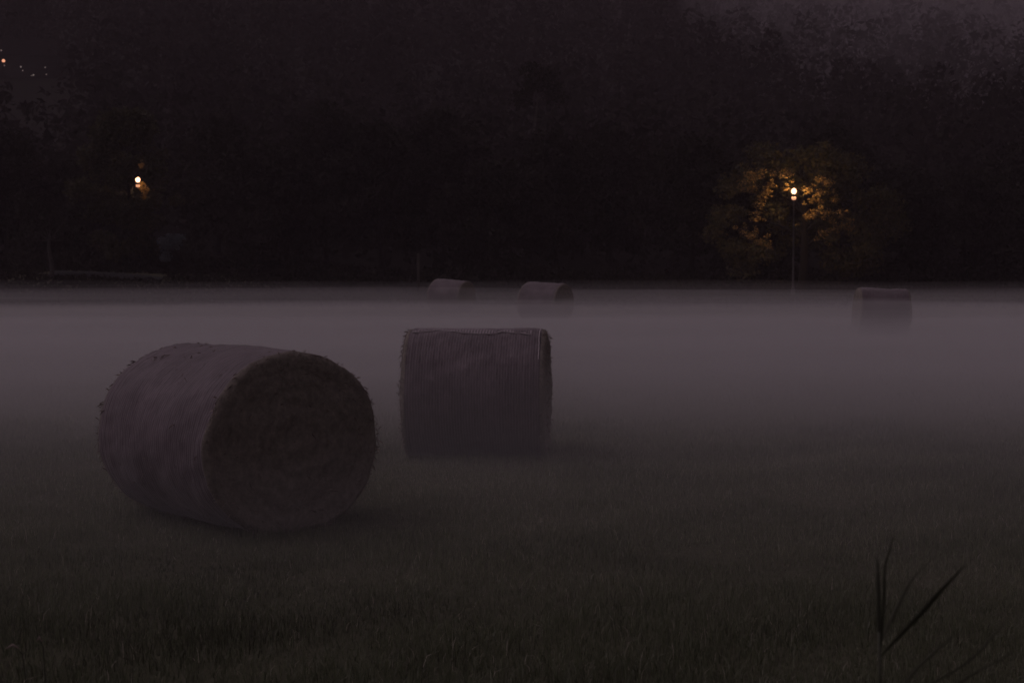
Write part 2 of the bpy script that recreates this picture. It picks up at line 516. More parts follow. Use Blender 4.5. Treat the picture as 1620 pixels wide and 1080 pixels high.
def net_flap(root, Dh, Dv, L, seed, toward):
    """A torn tail of net lying over the top with a scalloped lower edge; toward = side (+1/-1 in y)."""
    c = Dv / 2 - 0.04
    xs = np.linspace(-L * 0.45, L * 0.40, 70)
    nt_ = 12
    edge, V, Fq = [], [], []
    for i, x in enumerate(xs):
        t = i / (len(xs) - 1)
        # how far over the shoulder the edge hangs, in radians from the crown
        hang = float(np.interp(t, [0, .1, .22, .4, .55, .66, .75, .88, 1], [.32, .31, .22, .33, .37, .39, .29, .34, .40])) + 0.008 * math.sin(t * 47)
        for k in range(nt_):
            a = -0.35 + (hang + 0.35) * k / (nt_ - 1)
            th = np.array([math.pi / 2 - toward * a])
            y, z = bale_section(th, Dh, Dv)
            u = np.array([0, y[0], z[0] - c]); u /= np.linalg.norm(u)
            lift = 0.010 + 0.002 * math.sin(x * 37 + k)
            if k == nt_ - 1: edge.append(np.array([x, y[0], z[0]]) + u * 0.014); lift = -0.004
            V.append(np.array([x, y[0], z[0]]) + u * lift)
    n = len(V)
    V = V + [v - np.array([0, 0, 0.004]) for v in V]
    for i in range(len(xs) - 1):
        for k in range(nt_ - 1):
            a = i * nt_ + k
            Fq.append((a, a + nt_, a + nt_ + 1, a + 1))
            Fq.append((n + a, n + a + 1, n + a + nt_ + 1, n + a + nt_))
        for k in (0, nt_ - 1):
            a = i * nt_ + k
            Fq.append((a, a + nt_, n + a + nt_, n + a))
    link_mesh('net_flap', np_mesh('net_flap', V, Fq, 4), M['net_flap'], root, smooth=True)
    V, Fq = tube(edge, [0.0045 + 0.002 * math.sin(i * 0.9) for i in range(len(edge))], 6)
    link_mesh('net_edge', np_mesh('net_edge', V, Fq, 4), M['cord'], root, smooth=True)

def flap_mat():
    m, n, l, b = mat_new('bunched_net')
    tc = n.new('ShaderNodeTexCoord')
    wv = n.new('ShaderNodeTexWave'); wv.bands_direction = 'X'
    wv.inputs['Scale'].default_value = 11.0; wv.inputs['Distortion'].default_value = 1.5
    l.new(tc.outputs['Object'], wv.inputs['Vector'])
    r = ramp(n, [(0.2, (0.13, 0.11, 0.12)), (0.8, (0.34, 0.29, 0.31))])
    l.new(wv.outputs['Fac'], r.inputs[0]); l.new(r.outputs[0], b.inputs['Base Color'])
    b.inputs['Roughness'].default_value = 0.55
    return m
M['net_flap'] = flap_mat()

G_BALE = 'round hay bales lying on the misty meadow'
def gz(x, y): return float(ground_z(x, y))

def head(ph):                      # axis points to (sin ph, -cos ph)
    return ph - math.pi / 2

b1 = make_bale(1, 1.31, 1.47, 1.55, (-2.045, 11.68, gz(-2.045, 11.68) + 0.0), head(0.74), fuzz=5200, nth=200, nl=70)
tag(b1, 'largest and nearest round hay bale showing its dark wound straw end', 'hay bale', G_BALE)

b2 = make_bale(2, 1.255, 1.36, 1.36, (-0.335, 15.35, gz(-0.335, 15.35)), head(math.pi / 2 - 0.06), fuzz=4200, nth=180, nl=64)
net_hoop(b2, 0.615, 1.36, 1.255, 0.0045, 0.2 * math.pi, 0.8 * math.pi)
net_flap(b2, 1.36, 1.255, 1.36, 2, -1)
tag(b2, 'side-on round hay bale with pale net along its top, right of the nearest bale', 'hay bale', G_BALE)

def far_bale(seed, px, Y, ph, Dv, Dh, L, tilt, label):
    x = (px - 810) / F_PX * Y
    b = make_bale(seed, Dv, Dh, L, (x, Y, gz(x, Y)), head(ph), tilt, fuzz=0, nth=90, nl=36)
    return tag(b, label, 'hay bale', G_BALE)
far_bale(3, 713, 58, 1.08, 1.25, 1.35, 1.32, (0, 0.06), 'faint hay bale half sunk in mist, leftmost of the three far bales')
far_bale(4, 862, 50, 1.05, 1.25, 1.36, 1.34, (0, 0.05), 'faint hay bale half sunk in mist, middle one of the three far bales')
far_bale(5, 1393, 38.9, 1.52, 1.25, 1.33, 1.24, (0, 0.04), 'pale-topped hay bale in the mist at the right below the street lamp')

# ------------------------------------------------------------------ grass (stuff)
def grass():
    N = 420000
    # depth with a density that falls away with distance
    u = rng.random(N)
    y0, y1, p = 4.6, 66.0, -0.35
    y = (u * (y1 ** (1 + p) - y0 ** (1 + p)) + y0 ** (1 + p)) ** (1 / (1 + p))
    near = rng.random(N) < 0.55
    y = np.where(near, 4.6 + 14.0 * rng.random(N) ** 1.15, y)
    x = (rng.random(N) * 2 - 1) * (y * 0.36 + 1.2)
    patch = wob(x, y, 0.9, 1.0) * 0.5 + wob(x, y, 0.33, 4.0) * 0.5
    h = (0.035 + 0.05 * rng.random(N) ** 1.4) * (1 + 0.75 * patch)
    near_dark = 1 - sm(6.8, 9.8, y + 0.5 * wob(x, y, 1.1, 9.0))          # slightly taller, darker grass nearest the camera
    h = h * (1 + 0.2 * near_dark)
    tall = rng.random(N) < 0.012
    h = np.where(tall, h * 1.6, h); w_t = np.where(tall, 0.5, 1.0)
    w = np.maximum(0.0016 + 0.0012 * rng.random(N), y * 0.00022)
    w = w * w_t
    az = rng.random(N) * 2 * np.pi
    lean = np.minimum(np.abs(rng.normal(size=N)) * 0.5 + 0.1, 1.1)
    la = rng.random(N) * 2 * np.pi
    z = ground_z(x, y) - 0.008
    B = np.stack([x, y, z], -1)
    S = np.stack([np.cos(az), np.sin(az), 0 * az], -1) * w[:, None]
    Ld = np.stack([np.cos(la), np.sin(la), 0 * la], -1)
    up = np.array([0, 0, 1.0])
    mid = B + up * (h * 0.6)[:, None] + Ld * (h * 0.25 * lean)[:, None]
    tip = B + up * (h * (1 - 0.25 * lean))[:, None] + Ld * (h * 0.9 * lean)[:, None]
    V = np.stack([B - S, B + S, mid - S * 0.8, mid + S * 0.8, tip - S * 0.12, tip + S * 0.12], 1).reshape(-1, 3)
    o6 = (np.arange(N) * 6)[:, None]
    me = np_mesh('grass', V, np.stack([o6 + [0, 1, 3, 2], o6 + [2, 3, 5, 4]], 1).ravel(), 4)
    tn = np.clip(0.46 + 0.16 * wob(x, y, 2.3, 7.0) + 0.22 * wob(x, y * 1.3, 0.8, 2.0) * (0.6 + 0.6 * wob(x, y, 4.0, 1.2)) + 0.18 * rng.normal(size=N), 0, 0.85)
    tn = np.clip(tn - 0.13 * near_dark + 0.12 * sm(8.5, 12, y), 0, 0.88)
    tn = np.where(rng.random(N) < 0.014, 1.0, tn)
    set_tint(me, np.repeat(tn, 6))
    tag(link_mesh('grass', me, M['grass']), 'short dark meadow grass across the foreground', 'grass', kind='stuff')
grass()

# ------------------------------------------------------------------ reeds close to the camera
def blade_mesh(pts, wid, fold=0.25):
    """A long folded leaf along pts (world), width in metres at each."""
    pts = [Vector(p) for p in pts]
    # resample smoothly
    P, Wd = [], []
    n = len(pts)
    for i in range(n - 1):
        p0, p1, p2, p3 = pts[max(i - 1, 0)], pts[i], pts[i + 1], pts[min(i + 2, n - 1)]
        for k in range(6):
            t = k / 6
            P.append(0.5 * ((2 * p1) + (p2 - p0) * t + (2 * p0 - 5 * p1 + 4 * p2 - p3) * t * t + (3 * p1 - p0 - 3 * p2 + p3) * t ** 3))
            Wd.append(wid[i] * (1 - t) + wid[i + 1] * t)
    P.append(pts[-1]); Wd.append(wid[-1])
    V, Fq = [], []
    for i, p in enumerate(P):
        d = (P[min(i + 1, len(P) - 1)] - P[max(i - 1, 0)]).normalized()
        s = d.cross(Vector((0.15, -1, 0.2))).normalized()
        nn = s.cross(d).normalized()
        h = Wd[i] / 2
        V += [p - s * h + nn * h * fold, p, p + s * h + nn * h * fold, p - nn * h * 0.3]
        if i:
            a = (i - 1) * 4
            for k in range(4):
                Fq.append((a + k, a + 4 + k, a + 4 + (k + 1) % 4, a + (k + 1) % 4))
    return np_mesh('blade', [tuple(v) for v in V], Fq, 4)

def reed(base_px, Y, stem_pts, blades, label):
    b = at(*base_px, Y)
    root = empty('reed_plant', (b.x, Y, gz(b.x, Y)))
    off = Vector((b.x, Y, gz(b.x, Y)))
    pts = [Vector((0, 0, -0.02))] + [at(px, py, Y) - off for px, py in stem_pts]
    V, Fq = tube(pts, [0.006] + [0.0035] * (len(pts) - 1), 6)
    me = np_mesh('stem', V, Fq, 4); set_tint(me, np.full(len(V), 0.3)); link_mesh('stem', me, M['reed'], root)
    for bl in blades:
        dy = bl['dy']
        n = len(bl['p'])
        P = [at(px, py, Y + dy * i / (n - 1)) - off for i, (px, py) in enumerate(bl['p'])]
        me = blade_mesh(P, [0.68 * w * Y / F_PX for w in bl['w']])
        set_tint(me, np.full(len(me.vertices), bl.get('t', 0.2)))
        link_mesh('blade', me, M['reed'], root)
    return tag(root, label, 'reed', 'dark reeds at the lower right')

reed((1392, 1078), 3.3, [(1392, 1080), (1391, 1000)], [
    {'p': [(1392, 1035), (1390, 985), (1389, 930), (1388, 884)], 'w': [5, 12, 11, 3], 'dy': 0.05},
    {'p': [(1393, 1030), (1398, 950), (1400, 895), (1408, 868), (1417, 838)], 'w': [4, 7, 5, 4, 1], 'dy': -0.08},
    {'p': [(1396, 1010), (1415, 968), (1434, 930), (1452, 905), (1486, 874)], 'w': [4, 10, 8, 3, 1], 'dy': 0.12, 't': 0.8},
    {'p': [(1393, 1038), (1420, 1008), (1458, 968), (1490, 932), (1528, 892)], 'w': [3, 9, 12, 10, 1], 'dy': -0.1},
], 'tall dark reed with four splayed blades, left of the lower reeds')
reed((1400, 1150), 3.1, [(1402, 1140), (1408, 1110)], [
    {'p': [(1406, 1118), (1440, 1068), (1472, 1036), (1500, 1012), (1512, 1000)], 'w': [4, 9, 8, 5, 1], 'dy': 0.1, 't': 0.9},
    {'p': [(1406, 1118), (1480, 1098), (1545, 1062), (1605, 1030)], 'w': [3, 6, 6, 2], 'dy': -0.1, 't': 1.0},
    {'p': [(1406, 1114), (1490, 1072), (1545, 1034), (1596, 976)], 'w': [3, 5, 6, 1], 'dy': 0.15, 't': 0.5},
], 'low reed with long arching blades at the bottom right corner')

def stalk(px, py_tip, Y, label, lean):
    b = at(px, 1090, Y)
    g = gz(b.x, Y)
    t = at(px, py_tip, Y)
    root = empty('grass_stalk', (b.x, Y, g))
    hgt = t.z - g
    V, Fq = tube([(0, 0, -0.02), (lean * 0.3, 0, hgt * 0.6), (lean * 0.7, 0, hgt * 0.95), (lean * 1.3, 0.0, hgt)], [0.004, 0.003, 0.0025, 0.001], 6)
    me = np_mesh('stem', V, Fq, 4); set_tint(me, np.full(len(V), 0.1)); link_mesh('stem', me, M['reed'], root)
    V, Fq = tube([(lean * 0.9, 0, hgt * 0.985), (lean * 1.4, 0, hgt * 1.01), (lean * 1.9, 0, hgt * 0.985)], [0.002, 0.006, 0.001], 6)
    me = np_mesh('seed_head', V, Fq, 4); set_tint(me, np.full(len(V), 0.95)); link_mesh('seed_head', me, M['straw'], root)
    return tag(root, label, 'grass stalk', 'grass stalks at the lower left')
stalk(52, 1022, 5.6, 'bent dark grass stalk nearest the lower left corner', -0.05)
stalk(76, 1010, 5.4, 'dark grass stalk with pale tip, right of the bent stalk', -0.02)

# ------------------------------------------------------------------ trees
def leaf_quads(P, size, r_):
    n = len(P)
    a = r_.normal(size=(n, 3)); a /= np.linalg.norm(a, axis=1, keepdims=True)
    b = np.cross(a, r_.normal(size=(n, 3))); b /= np.linalg.norm(b, axis=1, keepdims=True)
    s = (size * (0.6 + 0.8 * r_.random(n)))[:, None] if np.ndim(size) == 0 else (size * (0.6 + 0.8 * r_.random(n)))[:, None]
    c = np.cross(a, b) * 0.18
    return np.stack([P - a * s, P - b * s * 0.5 + c * s, P + a * s, P + b * s * 0.5 + c * s], 1).reshape(-1, 3)

def crown_points(clumps, per, r_):
    """clumps [(x,y,z,r)] -> leaf positions, gaussian in each clump."""
    out = []
    for (x, y, z, r) in clumps:
        n = max(6, int(per * (r / 0.8) ** 2))
        d = r_.normal(size=(n, 3)); d /= np.linalg.norm(d, axis=1, keepdims=True)
        out.append(np.array([x, y, z]) + d * (r * r_.random(n) ** 0.5)[:, None] * np.array([1.1, 1.1, 0.8]))
    return np.concatenate(out)

def tree_trunk(H, r0, limbs, r_, lean=(0, 0), bend=0.15):
    pts = [(lean[0] * t * H + bend * math.sin(t * 5 + lean[0] * 9), lean[1] * t * H + bend * math.cos(t * 4), -0.25 + t * (H + 0.25)) for t in np.linspace(0, 1, 9)]
    rad = [r0 * (1.35 if i == 0 else 1 - 0.82 * i / 8) for i in range(9)]
    parts = [tube(pts, rad, 10)]
    ends = []
    for i in range(limbs):
        k = 2.5 + 5.0 * i / max(limbs - 1, 1)
        k0 = int(k); p = Vector(pts[k0]).lerp(Vector(pts[min(k0 + 1, 8)]), k - k0)
        a = i * 2.4 + r_.random() * 0.8
        ln = H * (0.34 - 0.02 * k) * (0.8 + 0.4 * r_.random())
        d = Vector((math.cos(a), math.sin(a), 0.45 + 0.4 * r_.random()))
        q1 = p + d * ln * 0.5; q2 = q1 + Vector((d.x, d.y, d.z * 0.6)) * ln * 0.5
        parts.append(tube([p, q1, q2], [rad[k0] * 0.5, rad[k0] * 0.3, 0.012], 6))
        ends += [q1, q2]
    return merge(parts), ends, pts

def make_tree(name, H, spread, seed, loc, label, cat='tree', group=None, trunk=0.2, per=150, leaf=0.13, mat='leaf', bark='bark', low=0.25, n_cl=60, extra=None, lean=(0, 0)):
    r_ = np.random.default_rng(seed)
    root = empty(name, loc)
    (V, Fq), ends, pts = tree_trunk(H * 0.9, trunk, 12, r_, lean)
    link_mesh('trunk', np_mesh('trunk', V, Fq, 4), M[bark], root, smooth=True)
    cl = []
    for e in ends:
        cl.append((e.x, e.y, e.z, 0.6 + 0.5 * r_.random()))
    for i in range(n_cl):
        t = low + (1 - low) * r_.random()
        prof = math.sin(math.pi * min(1, ((t - low) / (1 - low)) * 0.86 + 0.14)) ** 0.6
        a = r_.random() * 2 * np.pi
        rr = spread * prof * (0.45 + 0.6 * r_.random())
        cl.append((math.cos(a) * rr + lean[0] * t * H, math.sin(a) * rr + lean[1] * t * H, t * H, (0.45 + 0.55 * r_.random()) * spread / 3.2))
    P = crown_points(cl, per, r_)
    P[:, 2] = np.maximum(P[:, 2], 0.25)
    me = np_mesh('crown', leaf_quads(P, leaf, r_), np.arange(len(P) * 4), 4)
    set_tint(me, np.repeat(np.clip(r_.normal(size=len(P)) * 0.22 + 0.5, 0, 1), 4))
    link_mesh('crown', me, M[mat], root)
    return tag(root, label, cat, group)

def copy_tree(src, loc, rz, sc, label, group=None):
    c = src.copy(); COL.objects.link(c)
    c.location = loc; c.rotation_euler = (0, 0, rz); c.scale = (sc, sc, sc)
    c['label'] = label
    if group: c['group'] = group
    for ch in src.children:
        d = ch.copy(); COL.objects.link(d); d.parent = c
    return c

# the tree behind the right-hand street lamp: clumps of leaves that catch its light
LAMP_Y = 79.0
def lamp_tree():
    Y = LAMP_Y + 4.6
    base = at(1268, 470, Y)
    loc = Vector((base.x, Y, gz(base.x, Y)))
    root = empty('broadleaf_tree', loc)
    r_ = np.random.default_rng(77)
    (V, Fq), ends, pts = tree_trunk(8.4, 0.26, 14, r_)
    link_mesh('trunk', np_mesh('trunk', V, Fq, 4), M['bark'], root, smooth=True)
    near = [(1186, 283, 12, .4), (1203, 272, 10, .5), (1207, 309, 11, .6), (1215, 303, 7, .5), (1201, 325, 9, .7), (1198, 338, 7, .6),
            (1191, 346, 6, .8), (1221, 293, 7, .3), (1192, 298, 10, 1.0), (1244, 272, 9, .2), (1238, 280, 6, .5), (1246, 300, 5, .9),
            (1277, 301, 9, .5), (1297, 285, 9, .6), (1312, 290, 9, .9), (1297, 306, 10, .4), (1288, 316, 7, .8), (1308, 303, 7, .9),
            (1321, 315, 9, .8), (1285, 338, 10, .3), (1300, 332, 9, .5), (1313, 338, 9, .7), (1275, 345, 7, .4), (1330, 335, 7, 1.2),
            (1304, 371, 9, .7), (1318, 363, 9, .8), (1332, 358, 9, .9), (1345, 350, 6, 1.1), (1188, 374, 10, .8), (1176, 366, 8, 1.2), (1203, 383, 9, .9), (1215, 388, 6, .9)]
    cl = []
    for px, py, rp, dy in near:
        w = at(px, py, LAMP_Y + dy * 0.7 + 0.15)
        q = w - loc
        rad = rp / F_PX * LAMP_Y
        cl.append((q.x, q.y, q.z, rad))
        for _ in range(3):                       # smaller sprays round each cluster
            d = r_.normal(size=3) * rad * 1.1
            cl.append((q.x + d[0], q.y + abs(d[1]), q.z + d[2], rad * (0.35 + 0.4 * r_.random())))
    P1 = crown_points(cl, 520, r_)
    # the rest of the crown, deeper and wider
    deep = []
    for i in range(95):
        a = r_.random() * 2 * np.pi; t = r_.random()
        rr = (1.6 + 2.6 * math.sin(math.pi * (0.15 + 0.8 * t)) * (0.5 + 0.6 * r_.random()))
        z = 1.2 + 6.3 * t
        x, y = math.cos(a) * rr * 1.15, math.sin(a) * rr * 0.8 + 0.2
        if y < -2.0: y = -2.0 + r_.random() * 1.5
        deep.append((x, y, z, 0.4 + 0.5 * r_.random()))
    P2 = crown_points(deep, 240, r_)
    P = np.concatenate([P1, P2])
    me = np_mesh('crown', leaf_quads(P, np.concatenate([np.full(len(P1), 0.065), np.full(len(P2), 0.11)]), r_), np.arange(len(P) * 4), 4)
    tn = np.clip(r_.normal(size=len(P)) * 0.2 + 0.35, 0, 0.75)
    tn[:len(P1)] = np.clip(0.86 + 0.16 * r_.normal(size=len(P1)), 0.45, 1)      # yellow leaves near the lamp, tinted brighter so they read as lit
    set_tint(me, np.repeat(tn, 4))
    link_mesh('crown', me, M['lamp_tint_leaf'], root)
    tag(root, 'broad tree with orange lit leaves behind the right street lamp', 'tree')
lamp_tree()

G_EDGE = 'trees along the far edge of the meadow'
def place(px, Y):
    x = (px - 810) / F_PX * Y
    return Vector((x, Y, gz(x, Y)))

proto_a = make_tree('edge_tree', 8.5, 3.2, 21, place(1090, 92), 'bushy dark tree at the meadow edge, left of the orange lit tree', group=G_EDGE, per=120, leaf=0.16)
proto_b = make_tree('edge_tree', 7.0, 3.6, 22, place(1420, 90), 'wide dark tree at the meadow edge, just right of the orange lit tree', group=G_EDGE, per=120, leaf=0.16, low=0.12)
proto_c = make_tree('edge_tree', 10.5, 2.9, 23, place(700, 96), 'narrow dark tree at the meadow edge behind the leftmost far bale', group=G_EDGE, per=120, leaf=0.16)
copy_tree(proto_b, place(1545, 88), 1.1, 0.95, 'low spreading dark tree near the right edge above the mist')
copy_tree(proto_a, place(1625, 95), 2.3, 1.0, 'dark tree cut by the right edge of the picture')
copy_tree(proto_c, place(965, 98), 0.7, 0.92, 'dark tree midway between the far bales and the right lamp')
copy_tree(proto_a, place(880, 94), 4.0, 1.05, 'dark tree behind the middle far bale')
copy_tree(proto_b, place(790, 90), 2.9, 1.0, 'low dark tree between the two left far bales')
copy_tree(proto_a, place(600, 93), 5.1, 1.08, 'dark tree left of the thin upright post')
copy_tree(proto_c, place(520, 98), 3.3, 1.0, 'dark tree above the gap between the two near bales')
copy_tree(proto_b, place(430, 92), 0.4, 1.1, 'spreading dark tree above the nearest hay bale')
copy_tree(proto_a, place(350, 97), 1.9, 1.05, 'dark tree right of the grey blue shrub')
copy_tree(proto_b, place(120, 98), 4.4, 1.0, 'dark spreading tree behind the lane at the left')
copy_tree(proto_a, place(10, 96), 0.9, 0.95, 'dark tree cut by the left edge of the picture')
copy_tree(proto_b, place(1180, 93), 5.5, 1.05, 'dark tree showing behind the left of the orange lit tree')
copy_tree(proto_c, place(1320, 99), 1.4, 0.95, 'dark tree showing behind the right of the orange lit tree')

# bare-trunked trees one can tell apart
def slim_tree(px0, py0, px1, py1, Y, r0, label, crown_r, seed):
    a, b = at(px0, py0, Y), at(px1, py1, Y)
    d = (b - a) / (b.z - a.z)
    g = gz(a.x, Y)
    base = Vector((a.x - d.x * (a.z - g), Y, g))
    root = empty('slim_tree', base)
    H = b.z - g
    pts = [(d.x * t * H + 0.05 * math.sin(t * 7), 0.06 * math.sin(t * 5), t * H - (0.2 if t == 0 else 0)) for t in np.linspace(0, 1, 10)]
    parts = [tube(pts, [r0 * (1 - 0.55 * i / 9) for i in range(10)], 10)]
    top = Vector(pts[-1])
    r_ = np.random.default_rng(seed)
    cl = []
    for k in range(8):
        an = k * 2.4
        q = top + Vector((math.cos(an) * crown_r, math.sin(an) * crown_r, (k % 4) * 0.55 - 0.3))
        parts.append(tube([top + Vector((0, 0, -0.3)), q], [0.03, 0.006], 6))
        cl.append((q.x, q.y, q.z, 0.75))
    V, Fq = merge(parts)
    link_mesh('trunk', np_mesh('trunk', V, Fq, 4), M['pale_bark'], root, smooth=True)
    P = crown_points(cl, 260, r_)
    me = np_mesh('crown', leaf_quads(P, 0.11, r_), np.arange(len(P) * 4), 4)
    set_tint(me, np.repeat(r_.random(len(P)), 4))
    link_mesh('crown', me, M['leaf'], root)
    return tag(root, label, 'tree')
slim_tree(836, 300, 851, 150, 99.0, 0.14, 'slender leaning tree with pale bare trunk high above the middle far bale', 1.1, 31)
slim_tree(81, 435, 78, 372, 86.0, 0.14, 'small tree with a short pale trunk at the left end of the lane', 1.5, 32)

# the grey blue shrub near the left lamp
def shrub():
    loc = place(272, 88)
    root = empty('shrub', loc)
    r_ = np.random.default_rng(41)
    parts = [tube([(0.05 * k, 0, -0.1), (0.14 * (k - 1.5), 0.1 * k, 0.9), (0.25 * (k - 1.5), 0.12, 1.9)], [0.05, 0.03, 0.012], 6) for k in range(4)]
    V, Fq = merge(parts)
    link_mesh('stems', np_mesh('stems', V, Fq, 4), M['bark'], root)
    cl = [(r_.normal() * 0.3, r_.normal() * 0.3, 0.7 + 1.5 * r_.random(), 0.24 + 0.12 * r_.random()) for _ in range(14)]
    P = crown_points(cl, 700, r_)
    me = np_mesh('foliage', leaf_quads(P, 0.07, r_), np.arange(len(P) * 4), 4)
    set_tint(me, np.repeat(r_.random(len(P)), 4))
    link_mesh('foliage', me, M['blue_leaf'], root)
    tag(root, 'grey blue shrub below and right of the left lamp', 'shrub')
shrub()

# forest on the hillside: one dark mass
def woodland():
    r_ = np.random.default_rng(5)
    n = 4200
    y = 112 + 620 * r_.random(n) ** 1.35
    x = (r_.random(n) * 2 - 1) * (y * 0.40 + 14)
    px = 810 + F_PX * x / y
    keep = ~((px < 120) & (px > -60) & (y > 138) & (y < 203))
    x, y = x[keep], y[keep]
    n = len(x)
    Hh = 6.5 + 5.5 * r_.random(n)
    z = ground_z(x, y)
    k = 95
    t = r_.random((n, k)) ** 0.8
    prof = (0.25 + np.sin(np.pi * (0.12 + 0.84 * t)) ** 0.8)
    a = r_.random((n, k)) * 2 * np.pi
    rr = prof * (1.5 + 0.9 * r_.random((n, 1))) * (0.5 + 0.6 * r_.random((n, k)))
    P = np.stack([x[:, None] + np.cos(a) * rr, y[:, None] + np.sin(a) * rr, z[:, None] + Hh[:, None] * (0.12 + 0.9 * t)], -1).reshape(-1, 3)
    size = np.repeat(0.24 + 0.0012 * y, k)
    me = np_mesh('woodland', leaf_quads(P, size, r_), np.arange(len(P) * 4), 4)
    tn = np.repeat(np.clip(r_.normal(size=n) * 0.25 + 0.5, 0, 1), k) + r_.normal(size=n * k) * 0.1
    set_tint(me, np.repeat(np.clip(tn, 0, 1), 4))
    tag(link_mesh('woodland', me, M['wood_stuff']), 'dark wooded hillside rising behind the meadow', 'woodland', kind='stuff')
woodland()

def undergrowth():
    r_ = np.random.default_rng(9)
    n = 900
    x = (r_.random(n) * 2 - 1) * 52
    y = 84.5 + 12 * r_.random(n) + sm(-8, -14, x) * 4.5
    hh = 0.5 + 1.3 * r_.random(n) * (0.6 + 0.4 * wob(x, y, 5, 1.0))
    k = 90
    d = r_.normal(size=(n, k, 3)) * np.array([0.5, 0.5, 0.0])
    P = np.stack([x, y, ground_z(x, y)], -1)[:, None, :] + d
    P[..., 2] += hh[:, None] * r_.random((n, k))
    P = P.reshape(-1, 3)
    nb = 60000                                     # rough unmown grass that thickens towards the trees
    bx = (r_.random(nb) * 2 - 1) * 36; by = 60 + 29.0 * np.sqrt(r_.random(nb))
    off_lane = ~((bx > -26) & (bx < -18.9) & (np.abs(by - 87.6 + 2.4 * ((bx + 25.5) / 9) ** 2) < 1.1))
    bx, by = bx[off_lane], by[off_lane]; nb = len(bx)
    P = np.concatenate([P, np.stack([bx, by, ground_z(bx, by) + 0.16 * r_.random(nb)], -1)])
    me = np_mesh('undergrowth', leaf_quads(P, 0.14, r_), np.arange(len(P) * 4), 4)
    set_tint(me, np.repeat(r_.random(len(P)), 4))
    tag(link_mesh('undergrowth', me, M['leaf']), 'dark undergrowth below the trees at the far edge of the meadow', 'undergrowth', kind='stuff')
undergrowth()

# ------------------------------------------------------------------ lamps, post, house
def street_lamp(px, py, Y, power, label, r=0.112):
    top = at(px, py, Y)
    g = gz(top.x, Y)
    root = empty('street_lamp', (top.x, Y, g))
    h = top.z - g
    V, Fq = merge([lathe([(0.10, -0.15), (0.10, 0.5), (0.065, 0.56), (0.05, 0.9), (0.035, h - 0.56), (0.045, h - 0.55), (0.045, h - 0.45), (0.03, h - 0.45)], 14)])
    link_mesh('pole', np_mesh('pole', V, Fq, 4), M['steel'], root, smooth=False)
    V, Fq = lathe([(0.02, h - 0.45), (0.10, h - 0.43), (0.125, h - 0.33), (0.11, h - 0.30)], 18)
    link_mesh('collar', np_mesh('collar', V, Fq, 4), M['lamp_low'], root, smooth=True)
    V, Fq = lathe([(0.07, h - 0.31), (0.07, h - 0.20)], 18)
    link_mesh('neck', np_mesh('neck', V, Fq, 4), M['black'], root)
    prof = [(max(0.004, r * 1.15 * math.sin(t)), h - 0.02 - r * 1.3 * math.cos(t)) for t in np.linspace(0.35, math.pi, 14)]
    V, Fq = lathe(prof, 20)
    link_mesh('globe', np_mesh('globe', V, Fq, 4), M['lamp'], root, smooth=True)
    V, Fq = lathe([(0.004, h + 0.20), (0.08, h + 0.17), (0.10, h + 0.14), (0.004, h + 0.15)], 18)
    link_mesh('cap', np_mesh('cap', V, Fq, 4), M['black'], root)
    ld = bpy.data.lights.new('lamp_light', 'POINT')
    ld.energy = power; ld.color = (1.0, 0.58, 0.27); ld.shadow_soft_size = 0.08
    lo = bpy.data.objects.new('lamp_light', ld); COL.objects.link(lo)
    lo.parent = root; lo.location = (0, 0, h)
    return tag(root, label, 'street lamp', 'lit street lamps')
street_lamp(1256, 302, LAMP_Y, 230.0, 'lit street lamp on a slim pole in front of the orange leaves')

lamp_l = street_lamp(218, 284, 92.0, 46.0, 'lit lamp shining through the dark trees at the left', r=0.118)
def screen_tree():
    """The tree in front of the left lamp, with a ragged gap in its leaves where the lamp shows."""
    Y = 90.6
    base = place(206, Y)
    root = empty('broadleaf_tree', base)
    r_ = np.random.default_rng(63)
    (V, Fq), ends, pts = tree_trunk(7.8, 0.2, 10, r_)
    link_mesh('trunk', np_mesh('trunk', V, Fq, 4), M['bark'], root, smooth=True)
    cl = []
    for i in range(110):
        t = r_.random(); a = r_.random() * 2 * np.pi
        rr = 2.9 * math.sin(math.pi * (0.15 + 0.8 * t)) ** 0.7 * (0.3 + 0.75 * r_.random())
        cl.append((math.cos(a) * rr, math.sin(a) * rr * 0.5 - 0.5, 1.0 + 7.8 * t, 0.45 + 0.4 * r_.random()))
    P = crown_points(cl, 330, r_)
    W = P + np.array(base)
    # no leaves round the lamp head nor in the gap towards the field
    kx = 810 + F_PX * W[:, 0] / W[:, 1]; kz = 412 - F_PX * (W[:, 2] - CAM_H) / W[:, 1]
    gap = (np.hypot((kx - 219) / 8, (kz - 283) / 15) < 1) | (np.hypot((kx - 229) / 9, (kz - 303) / 15) < 1) | (np.hypot((kx - 226) / 7, (kz - 262) / 6) < 1)
    P = P[~gap]
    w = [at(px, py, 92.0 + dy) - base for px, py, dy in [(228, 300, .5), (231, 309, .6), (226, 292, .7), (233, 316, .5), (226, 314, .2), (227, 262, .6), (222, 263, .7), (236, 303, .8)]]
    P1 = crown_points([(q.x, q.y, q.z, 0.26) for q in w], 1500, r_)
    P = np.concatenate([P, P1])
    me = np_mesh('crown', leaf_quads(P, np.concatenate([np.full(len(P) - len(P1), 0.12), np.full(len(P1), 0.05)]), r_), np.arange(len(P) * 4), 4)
    tn = np.clip(r_.normal(size=len(P)) * 0.15 + 0.2, 0, 0.5); tn[len(P) - len(P1):] = 0.95  # leaves beside the lamp coloured brighter to look lit by it
    set_tint(me, np.repeat(tn, 4))
    link_mesh('crown', me, M['lamp_tint_leaf'], root)
    tag(root, 'dark leafy tree with a ragged gap where the left lamp shines through', 'tree')
screen_tree()

